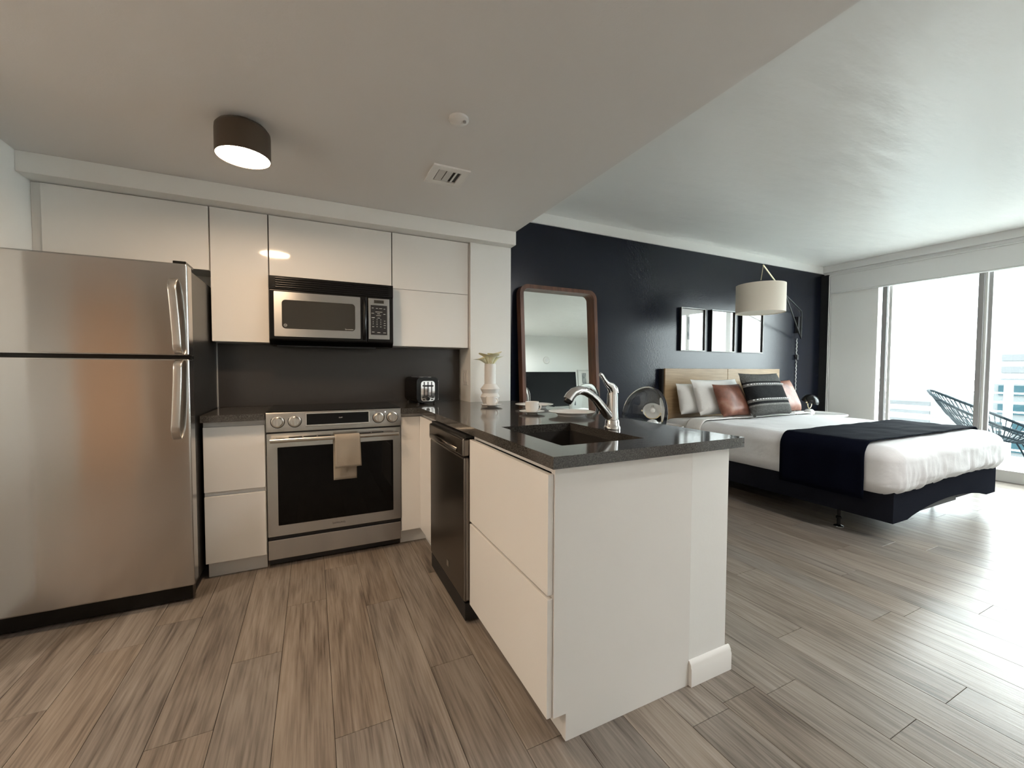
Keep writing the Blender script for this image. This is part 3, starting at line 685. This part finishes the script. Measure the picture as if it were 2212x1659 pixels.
# light switch on the pier
t = thing('light_switch', 'white double light switch plate on the pier beside the backsplash', 'light switch', (1.099, 3.125, 1.105))
bx(1.093, 1.0995, 3.075, 3.172, 1.045, 1.162, bev=.002).done('plate', PORC, t)
for y in (3.100, 3.147): bx(1.089, 1.0928, y-.016, y+.016, 1.07, 1.137, bev=.0015).done('rocker', PORC, t)

# ================================================================== acrylic stools
def stool():
    t = thing('acrylic_stool', 'clear acrylic counter stool with oval back, nearer the bed', 'stool', (0, 0, 0), 'clear acrylic stools at the peninsula')
    MB().prism(rrect(-.20, .20, -.20, .20, .06, 6), 'z', .640, .662).done('seat', ACRYL, t)
    for sx in (-1, 1):
        for sy in (-1, 1): MB().tube([(sx*.20, sy*.20, .0005), (sx*.165, sy*.165, .6395)], [.013, .02], 12).done('leg', ACRYL, t)
    for a, b in (((-.19, -.19), (-.19, .19)), ((.19, -.19), (.19, .19))): MB().tube([(a[0], a[1]+.018, .22), (b[0], b[1]-.018, .22)], .009, 8).done('stretcher', ACRYL, t)
    m = MB(); n = 48; tk = .011
    def pt(r, a, s):
        y = .205*r*math.cos(a); z = .875+.183*r*math.sin(a)
        x = .205+(z-.69)*.12-.55*y*y+s*tk*.5
        return (x, y, z)
    rr = (0.0, .35, .7, .93, 1.0)
    for s in (-1, 1):
        prev = None
        for r in rr:
            ring = [m.bm.verts.new(pt(r*(1 if r < 1 else 1), 2*PI*i/n, s*(1 if r < .99 else .6))) for i in range(n)] if r > 0 else [m.bm.verts.new(pt(0, 0, s))]
            if prev is not None:
                for i in range(n):
                    j = (i+1) % n
                    if len(prev) == 1: m.bm.faces.new((prev[0], ring[i], ring[j]))
                    else: m.bm.faces.new((prev[i], ring[i], ring[j], prev[j]))
            prev = ring
        if s == -1: e0 = prev
        else:
            for i in range(n): m.bm.faces.new((e0[i], prev[i], prev[(i+1) % n], e0[(i+1) % n]))
    m.done('backrest', ACRYL, t, ang=60)
    for s in (-1, 1): MB().tube([(.185, s*.12, .663), (.196, s*.115, .70), (.199, s*.11, .735)], [.012, .011, .009], 10).done('back_support', ACRYL, t)
    return t
st = stool(); st.location = (1.775, 2.09, 0)
dup(st, (1.775, 2.765, 0), None, 'clear acrylic counter stool with oval back, in front of the leaning mirror')

# ================================================================== leaning mirror
t = thing('floor_mirror', 'tall walnut-framed mirror with rounded corners leaning on the navy wall', 'mirror', (0, 0, 0))
fo, fi = rrect(-.4225, .4225, 0, 1.935, .085, 8), rrect(-.387, .387, .036, 1.899, .055, 8)
MB().ring(fo, fi, 'y', -.075, 0).done('frame', WALNUT, t)
MB().prism(rrect(-.388, .388, .035, 1.90, .055, 8), 'y', -.014, -.009).done('mirror_glass', MIRROR, t)
MB().prism(rrect(-.386, .386, .037, 1.898, .054, 8), 'y', -.008, -.001).done('backing', BLKM, t)
t.location = (2.107, 3.278, .006); t.rotation_euler = (R(-4), 0, 0)

# ================================================================== pictures
def picture(x0, x1, z0, z1, label, grey_patch):
    cx = (x0+x1)/2; t = thing('picture_frame', label, 'picture', (cx, YD-.02, (z0+z1)/2), 'three pictures over the headboard')
    o_ = [(x0, z0), (x1, z0), (x1, z1), (x0, z1)]
    def ins(d): return [(x0+d, z0+d), (x1-d, z0+d), (x1-d, z1-d), (x0+d, z1-d)]
    MB().ring(o_, ins(.010), 'y', YD-.032, YD-.001).done('frame', BLKM, t)
    MB().ring(o_, ins(.007), 'y', YD-.035, YD-.0325).done('front_lip', ALU, t)
    pr = bx(x0+.0105, x1-.0105, YD-.010, YD-.006, z0+.0105, z1-.0105).done('print', PAPER, t)
    if grey_patch: bx(cx-.075, cx+.06, YD-.0112, YD-.0102, z0+.13, z1-.10).done('grey_patch', GREY_PATCH, pr)  # grey patch imitates a reflection in the picture glass
    bx(x0+.0105, x1-.0105, YD-.018, YD-.015, z0+.0105, z1-.0105).done('glass', PGLASS, t)
picture(3.745, 4.135, 1.387, 1.876, 'framed print with a painted grey reflection, leftmost of three pictures on the navy wall', True)
picture(4.245, 4.655, 1.387, 1.880, 'framed white print, middle of three pictures on the navy wall', False)
picture(4.782, 5.192, 1.387, 1.880, 'framed white print under the drum shade, rightmost of three', False)

# ================================================================== swing-arm wall lamp
t = thing('wall_lamp', 'swing-arm wall lamp with ivory drum shade over the bed', 'wall lamp', (5.94, 3.40, 1.75))
LX, LY = 4.155, 2.75
bx(5.915, 5.975, 3.375, 3.4195, 1.675, 1.895, bev=.004).done('bracket', BLKM, t)
J = (5.02, 3.02, 2.055)
MB().tube([(5.955, 3.362, 1.63), (5.955, 3.362, 1.93), (5.93, 3.352, 1.965), J], .0085, 10).done('upper_arm', BLKM, t)
MB().tube([J, (5.93, 3.352, 1.615), (5.945, 3.36, 1.60), (5.955, 3.362, 1.63)], .0085, 10).done('lower_arm', BLKM, t)
MB().tube([J, (4.19, LY, 2.248)], .007, 10).done('brass_arm', BRASS, t)
MB().tube([(4.19, LY, 2.245), (LX, LY, 2.08)], .003, 6).done('hanging_cord', BRASS, t)
MB().lathe([(0, .09), (.014, .09), (.018, .06), (.018, -.02), (0, -.02)], (LX, LY, 2.0), 16).done('socket', BLKM, t)
sh = MB().lathe([(.222, 0), (.225, 0), (.225, .285), (.222, .285), (.222, 0)], (LX, LY, 1.757), 64).done('shade', SHADE, t)
MB().lathe([(0, 0), (.221, 0), (.221, .003), (0, .003)], (LX, LY, 1.764), 64).done('diffuser', SHADE, t)
for k in range(3):
    a = 2*PI*k/3; MB().tube([(LX+.017*math.cos(a), LY+.017*math.sin(a), 2.01), (LX+.221*math.cos(a), LY+.221*math.sin(a), 2.035)], .002, 6).done('spider_arm', BRASS, t)
pts = [(5.945+.004*math.sin(i*.9), 3.408-.0035*math.cos(i*.9), 1.60-.0075*i) for i in range(150)]
MB().tube(pts, .0048, 6).done('cord', ALU, t)
bx(5.925, 5.965, 3.386, 3.403, 1.31, 1.38, bev=.005).done('cord_switch', BLKM, t)

# ================================================================== bed
BX0, BX1, BY0 = 3.46, 5.18, 1.345
t = thing('bed', 'large bed with light wood headboard and charcoal fabric base', 'bed', (4.32, 2.3, 0))
hb = bx(3.452, 5.49, 3.372, 3.415, .12, 1.178).done('headboard', BLKM, t)
bx(3.475, 4.487, 3.350, 3.3715, .30, 1.184, bev=.002).done('panel', OAK, hb)
bx(4.493, 5.488, 3.350, 3.3715, .30, 1.184, bev=.002).done('panel', OAK, hb)
arch = [(BX0, .150)]
for i in range(21):
    u = i/20; arch.append((3.66+1.34*u, .150+.072*math.sin(PI*u)**.8))
arch += [(BX1, .150), (BX1, .368), (BX0, .368)]
mb = MB().prism(arch, 'y', BY0, BY0+.03)
mb.box(BX0, BX0+.03, BY0+.0301, 3.345, .150, .368).box(BX1-.03, BX1, BY0+.0301, 3.345, .150, .368).box(BX0+.0301, BX1-.0301, BY0+.0301, 3.345, .30, .367)
mb.done('base', BASEF, t)
bx(3.80, 4.53, BY0+.034, BY0+.05, .160, .29).done('slide_panel', SLATE, t); bx(4.54, 5.0, BY0+.034, BY0+.05, .176, .29).done('slide_panel', SLATE, t)
bx(4.25, 4.40, 2.1, 3.2, .0005, .29).done('added_shade_board', BASEF, t)  # added board that keeps light out from under the bed
for x, y in ((3.55, 1.70), (5.09, 1.70), (3.55, 2.95), (5.09, 2.95)):
    lg = MB().lathe([(0, .0005), (.030, .0005), (.030, .006), (.016, .012), (.012, .016), (.012, .06), (.018, .062), (.018, .075), (.011, .08), (.011, .30), (0, .30)], (x, y, 0), 20).done('leg', BLK, t)
    MB().lathe([(.0302, .001), (.0315, .001), (.0315, .005), (.0302, .005)], (x, y, 0), 24).done('glide_ring', CHROME, lg)
def rbox(x0, x1, y0, y1, z0, z1, r, n, disp=None, cut=None):
    m = MB(); bmesh.ops.create_cube(m.bm, size=2.0)
    bmesh.ops.subdivide_edges(m.bm, edges=m.bm.edges[:], cuts=n, use_grid_fill=True)
    c = Vector(((x0+x1)/2, (y0+y1)/2, (z0+z1)/2)); h = Vector(((x1-x0)/2, (y1-y0)/2, (z1-z0)/2))
    for v in m.bm.verts:
        q = Vector([math.copysign(abs(v.co[i])**.75, v.co[i])*h[i] for i in range(3)])
        s = Vector([max(-(h[i]-r[i]), min(h[i]-r[i], q[i])) for i in range(3)]); d = q-s
        e = Vector([d[i]/r[i] for i in range(3)])
        if e.length > 1e-6: e.normalize(); q = s+Vector([e[i]*r[i] for i in range(3)])
        v.co = c+q
        if disp: v.co += disp(v.co)
    if cut: bmesh.ops.delete(m.bm, geom=[f for f in m.bm.faces if cut(f.calc_center_median())], context='FACES')
    return m
def md(p): return Vector((0, 0, .004*noise.noise(p*4)))
rbox(3.41, 5.23, 1.325, 3.335, .370, .646, (.09, .09, .07), 22, md).done('mattress', SHEET, t, ang=70)
ZT = .664
def bsd(p):
    n = noise.noise(Vector((p.x*3, p.y*2.2, p.z*3)))*.007+noise.noise(Vector((p.x*9+3, p.y*7, p.z*5)))*.003
    f = max(0, min(1, (1.42-p.y)/.1)); lowz = max(0, min(1, (.62-p.z)/.25))
    g = .016*lowz*noise.noise(Vector((p.x*17+p.z*6, 3.1, p.z*4)))+.010*lowz*noise.noise(Vector((p.x*42, 9.1, p.z*6)))+.005*noise.noise(Vector((p.x*4+p.z*9, 5.5, p.z*7)))
    ls = max(0, min(1, (3.5-p.x)/.1))
    return Vector((-ls*.006*noise.noise(Vector((p.y*14, 1, p.z*5)))*lowz, -f*g*1.3, n*(1 if p.z > .5 else .2)-.022*(0 if p.z > .45 else 1)*(1-f)+.02*math.sin(p.x*3.1)*f*(1 if p.z < .42 else 0)))
bs = rbox(3.392, 5.248, 1.298, 2.93, .345, ZT, (.11, .13, .10), 90, bsd, cut=lambda c: c.z < .352 and 3.45 < c.x < 5.19 and c.y > 1.40 or c.y > 2.90).done('bedspread', LINEN, label='smooth white bedspread covering the mattress', cat='bedspread', ang=80)
def band(y0, y1, off, zb, wav, ny, sk=0.0):
    xl, xr, zt, r = 3.392-off, 5.248+off, ZT+off, .10
    pr = [(xl, zb+(zt-r-zb)*i/8) for i in range(9)]
    pr += [(xl+r-r*math.cos(a), zt-r+r*math.sin(a)) for a in [PI/2*i/8 for i in range(1, 9)]]
    pr += [(xl+r+(xr-xl-2*r)*i/40, zt) for i in range(1, 41)]
    pr += [(xr-r+r*math.sin(a), zt-r+r*math.cos(a)) for a in [PI/2*i/8 for i in range(1, 9)]]
    pr += [(xr, zt-r-(zt-r-zb)*i/8) for i in range(1, 9)]
    N = len(pr)-1
    def f(u, v):
        x, z = pr[int(round(u*N))]; y = y0+(y1-y0)*v+sk*(x-xl)
        d = wav*(.6+noise.noise(Vector((x*5, y*7, z*4)))+.5*noise.noise(Vector((x*13, y*17, z*9))))
        y += .012*noise.noise(Vector((x*3, v*9, z*3)))
        if z < zt-r*.5: x += -d if x < 4.3 else d
        else: z += d
        return Vector((x, y, z))
    return MB().grid(f, N, ny)
o = band(1.475, 2.035, .013, .292, .007, 22).done('bed_throw', THROW, label='navy throw laid across the foot of the bed', cat='throw', ang=80)
sm = o.modifiers.new('thick', 'SOLIDIFY'); sm.thickness = .006; sm.offset = 1
o = band(2.80, 2.975, .011, .375, .004, 10).done('folded_sheet', SHEET, label='turned-down white sheet edge below the pillows', cat='sheet', ang=80)
sm = o.modifiers.new('thick', 'SOLIDIFY'); sm.thickness = .007; sm.offset = 1
# pillows and cushions
def pillow(name, wd, ht, tk, m, label, cat, loc, lean, rz, group, pinch=.07, seed=0, wr=.006):
    t = MB(); n = 26
    for s in (-1, 1):
        def f(u, v, s=s):
            a, b = u*2-1, v*2-1
            x = wd/2*a*(1-pinch*(1-b*b)*abs(a)); z = ht/2+ht/2*b*(1-pinch*(1-a*a)*abs(b))
            th = tk/2*((1-a**4)*(1-b**4))**.62*(1-.22*b)
            th += wr*noise.noise(Vector((x*9+seed, z*9, s*2)))*((1-a**6)*(1-b**6))
            return Vector((x, s*max(0, th), z))
        t.grid(f, n, n)
    o = t.done(name, m, label=label, cat=cat, group=group, ang=75, weld=True)
    o.location = loc; o.rotation_euler = (R(-lean), 0, R(rz)); return o
ZP = .690
pillow('pillow', .70, .34, .17, SHEET, 'white pillow at the back left against the headboard', 'pillow', (3.91, 3.20, ZP), 14, 0, 'white bed pillows', .05, 1)
pillow('pillow', .72, .40, .17, SHEET, 'white pillow in front of the back left one', 'pillow', (4.01, 3.03, ZP), 20, 0, 'white bed pillows', .05, 5)
pillow('pillow', .70, .36, .17, SHEET, 'white pillow behind the woven cushion, mostly hidden', 'pillow', (5.0, 3.14, ZP), 16, 0, 'white bed pillows', .05, 9)
pillow('cushion', .43, .36, .13, LEATHER, 'brown leather cushion on the left of the woven one', 'cushion', (3.985, 2.85, ZP), 24, 0, 'brown leather cushions', .05, 12, .008)
pillow('cushion', .45, .39, .13, LEATHER, 'brown leather cushion on the right of the woven one', 'cushion', (5.0, 2.92, ZP), 22, 0, 'brown leather cushions', .05, 17, .008)
kn = pillow('cushion', .66, .48, .15, KNIT, 'charcoal woven cushion with dashed white stitching, in the middle', 'cushion', (4.41, 2.745, ZP), 22, 0, None, .05, 21, .006)
mb = MB()
for zz in (.165, .335):
    for k in range(17):
        x = -.297+k*.0365; a = x/.33; b = zz/.24-1
        th = .075*((1-a**4)*(1-b**4))**.62*(1-.22*b); mb.box(x-.010, x+.010, -th-.006, -th+.004, zz-.0035, zz+.0035)
mb.done('stitching', LINEN, kn, local=True)
for sx in (-1, 1):
    MB().tube([(sx*.290, 0, .008), (sx*.315, -.01, -.002), (sx*.335, -.02, .002)], [.006, .012, .014], 8).done('tassel', LINEN if sx > 0 else KNIT, kn, local=True)

# ================================================================== nightstands and dome lamps
def nightstand(x, y, r, label):
    t = thing('nightstand', label, 'side table', (x, y, 0), 'round white bedside tables')
    MB().lathe([(0, .598), (r-.006, .598), (r, .604), (r, .616), (r-.006, .622), (r-.012, .617), (0, .617)], (x, y, 0), 48).done('top', PORC, t)
    MB().lathe([(0, .0005), (r*.7, .0005), (r*.7, .012), (.03, .02), (.022, .03), (.022, .59), (.05, .597), (0, .597)], (x, y, 0), 32).done('pedestal', PORC, t)
nightstand(5.90, 3.06, .275, 'round white bedside table right of the bed, by the window')
nightstand(3.10, 3.06, .23, 'round white bedside table left of the bed, behind the stool')
def dome_lamp(x, y, rot, label, tilt):
    t = thing('table_lamp', label, 'table lamp', (0, 0, 0), 'black dome bedside lamps')
    MB().lathe([(0, .0005), (.050, .0005), (.058, .015), (.052, .042), (.035, .06), (.0, .068)], (0, 0, 0), 32).done('foot', MARBLE, t)
    pts = [(.072*math.cos(a), 0, .135+.062*math.sin(a)) for a in [PI+PI*i/16 for i in range(17)]]
    MB().tube(pts, .005, 8).done('yoke', BRASS, t)
    rm = Matrix.Rotation(R(tilt), 4, 'X')
    pr = [(.098*math.cos(a), .098*math.sin(a)) for a in [PI/2*i/12 for i in range(12)]]+[(0, .098)]
    pr2 = [(0, .094)]+[(r_*.955, z_*.955) for r_, z_ in pr[:-1][::-1]]
    MB().lathe(pr+[(p, q) for p, q in pr2]+[pr[0]], (0, 0, .150), 40, rm).done('dome', BLK, t, ang=50)
    MB().lathe([(r_*.95, z_*.95) for r_, z_ in pr], (0, 0, .150), 40, rm).done('reflector', PORC, t)
    MB().lathe([(0, -.012), (.02, -.005), (.026, .015), (.02, .035), (.01, .05), (.01, .085), (0, .085)], (0, 0, .150), 20, rm).done('bulb', PORC, t)
    for s in (-1, 1): cyl((s*.094, 0, .15), (s*.106, 0, .15), .009, n=14).done('pivot_knob', BRASS, t)
    t.location = (x, y, .6178)
    t.rotation_euler = (0, 0, R(rot)); return t
dome_lamp(5.66, 3.07, 12, 'black dome lamp on a marble foot by the window side of the bed', 18)
dome_lamp(2.99, 3.02, -44, 'black dome lamp on a marble foot, seen through the acrylic stool', -58)

# ================================================================== rear wall, seen in the mirror
t = thing('television', 'black television on the white console, seen in the leaning mirror', 'television', (4.9, -1.3, .9))
bx(4.16, 5.51, -1.335, -1.30, .985, 1.765, bev=.004).done('screen', TVM, t)
bx(4.6, 5.1, -1.42, -1.22, .9005, .912, bev=.003).box(4.8, 4.9, -1.36, -1.336, .9125, 1.2).done('stand', BLKM, t)
t = thing('media_console', 'long low white media console along the rear wall', 'console', (4.9, -1.28, 0))
bx(3.75, 6.15, -1.488, -1.08, .05, .90, bev=.004).done('body', GLOSSW, t)
for k in range(4): bx(3.76+k*.5975, 3.76+k*.5975+.5935, -1.0795, -1.062, .07, .88, bev=.002).done('door', GLOSSW, t)
for x in (3.85, 6.05): bx(x-.03, x+.03, -1.44, -1.12, .0005, .0495).done('leg', BLKM, t)
t = thing('wall_speaker', 'round white wall disc above the television, seen in the mirror', 'speaker', (4.86, -1.49, 2.06))
MB().lathe([(0, .018), (.045, .018), (.05, .022), (.075, .022), (.082, .012), (.082, 0)], (4.86, -1.4995, 2.06), 36, Matrix.Rotation(R(-90), 4, 'X')).done('rim', PORC, t)
MB().lathe([(0, .0185), (.044, .0185), (.044, .0181)], (4.86, -1.4995, 2.06), 30, Matrix.Rotation(R(-90), 4, 'X')).done('grille', VALW, t)
t = thing('wall_picture', 'white-framed grey print on the rear wall, seen in the mirror', 'picture', (5.87, -1.48, 1.63))
MB().ring([(5.69, 1.42), (6.05, 1.42), (6.05, 1.84), (5.69, 1.84)], [(5.71, 1.44), (6.03, 1.44), (6.03, 1.82), (5.71, 1.82)], 'y', -1.4995, -1.47).done('frame', ALU, t)
pr = bx(5.7105, 6.0295, -1.499, -1.485, 1.4405, 1.8195).done('print', PAPER, t)
bx(5.81, 5.93, -1.4848, -1.4835, 1.50, 1.76).done('grey_patch', GREY_PATCH, pr)

# ================================================================== balcony and the view
struct('balcony_slab', bx(6.70, 8.35, -2.5, 4.5, -.25, .04), CONC)
rl = thing('balcony_railing', 'white metal balcony railing with horizontal bars behind the glass', 'railing', (8.2, 1, .04))
for y in (4.0, 2.05, .1, -1.85): bx(8.17, 8.23, y-.035, y+.035, .0405, 1.0).done('post', ALU, rl)
bx(8.15, 8.25, -2.4, 4.4, 1.0005, 1.045, bev=.008).done('top_rail', ALU, rl)
for k in range(7): bx(8.19, 8.21, -2.4, 4.4, .13+k*.123, .152+k*.123, bev=.002).done('bar', ALU, rl)
# cord lounge chair
t = thing('cord_lounge_chair', 'round black cord lounge chair on the balcony', 'chair')
def hoop(a, kind):
    c, s = math.cos(a), math.sin(a)          # a=0 is the back (+y)
    if kind: return Vector((.39*s*(1-.10*c), .05+.50*c, .585+.245*c+.04*abs(c)**3))
    return Vector((.22*s, -.02+.25*c, .335+.055*c))
NH = 64
MB().tube([hoop(2*PI*i/NH, 1) for i in range(NH)], .017, 8, closed=True).done('top_hoop', CORD, t)
MB().tube([hoop(2*PI*i/NH, 0) for i in range(NH)], .011, 8, closed=True).done('seat_ring', CORD, t)
MB().tube([hoop(2*PI*i/NH, 1)*.45+hoop(2*PI*i/NH, 0)*.55+Vector((0, 0, -.02)) for i in range(NH)], .009, 8, closed=True).done('middle_hoop', CORD, t)
for i in range(58):
    a = 2*PI*i/58; p, q = hoop(a, 1), hoop(a, 0); mid = (p+q)*.5+Vector((0, 0, -.025))
    MB().tube([p, mid, q, Vector((0, -.02, .325))], .0052, 5).done('cord', CORD, t)
for a in (R(40), R(-40), R(150), R(-150)):
    q = hoop(a, 0); MB().tube([q, q+Vector((math.sin(a)*.14, math.cos(a)*.16, -q.z+.0005))], .009, 8).done('leg', CORD, t)
t.location = (7.5, 2.02, .0405); t.rotation_euler = (0, 0, R(6))
# water and far buildings; haze is put into the paler colours
struct('bay_water', bx(14, 1500, -900, 900, -60.5, -60), SEA)
def tower(x, y, wx, wy, h, fl_n, label, mw, mg):
    t = thing('apartment_tower', label, 'building', (x, y, -60), 'towers across the bay')
    bx(x-wx/2, x+wx/2, y-wy/2, y+wy/2, -59.9, -60+h).done('walls', mw, t)
    st_ = h/fl_n
    for k in range(fl_n):
        z = -60+st_*k
        bx(x-wx/2-.35, x-wx/2-.01, y-wy/2+.8, y+wy/2-.8, z+st_*.34, z+st_*.86).done('window_band', mg, t)
HZW = mat('haze_painted_wall', (.13, .132, .134, 1), .9, Specular_IOR_Level=0.0)  # lighter wall and glass tones with distance haze painted in
HZG = mat('haze_painted_glass', (.082, .085, .088, 1), .9, Specular_IOR_Level=0.0)
tower(250, 50, 26, 24, 68, 15, 'apartment tower paled by painted haze, with grey window bands, rising highest beyond the railing', HZW, HZG)
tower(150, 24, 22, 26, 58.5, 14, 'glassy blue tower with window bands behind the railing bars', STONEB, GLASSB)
tower(300, 112, 40, 34, 46, 10, 'low block paled by painted haze, far beyond the glass, left of the lounge chair', HZW, HZG)
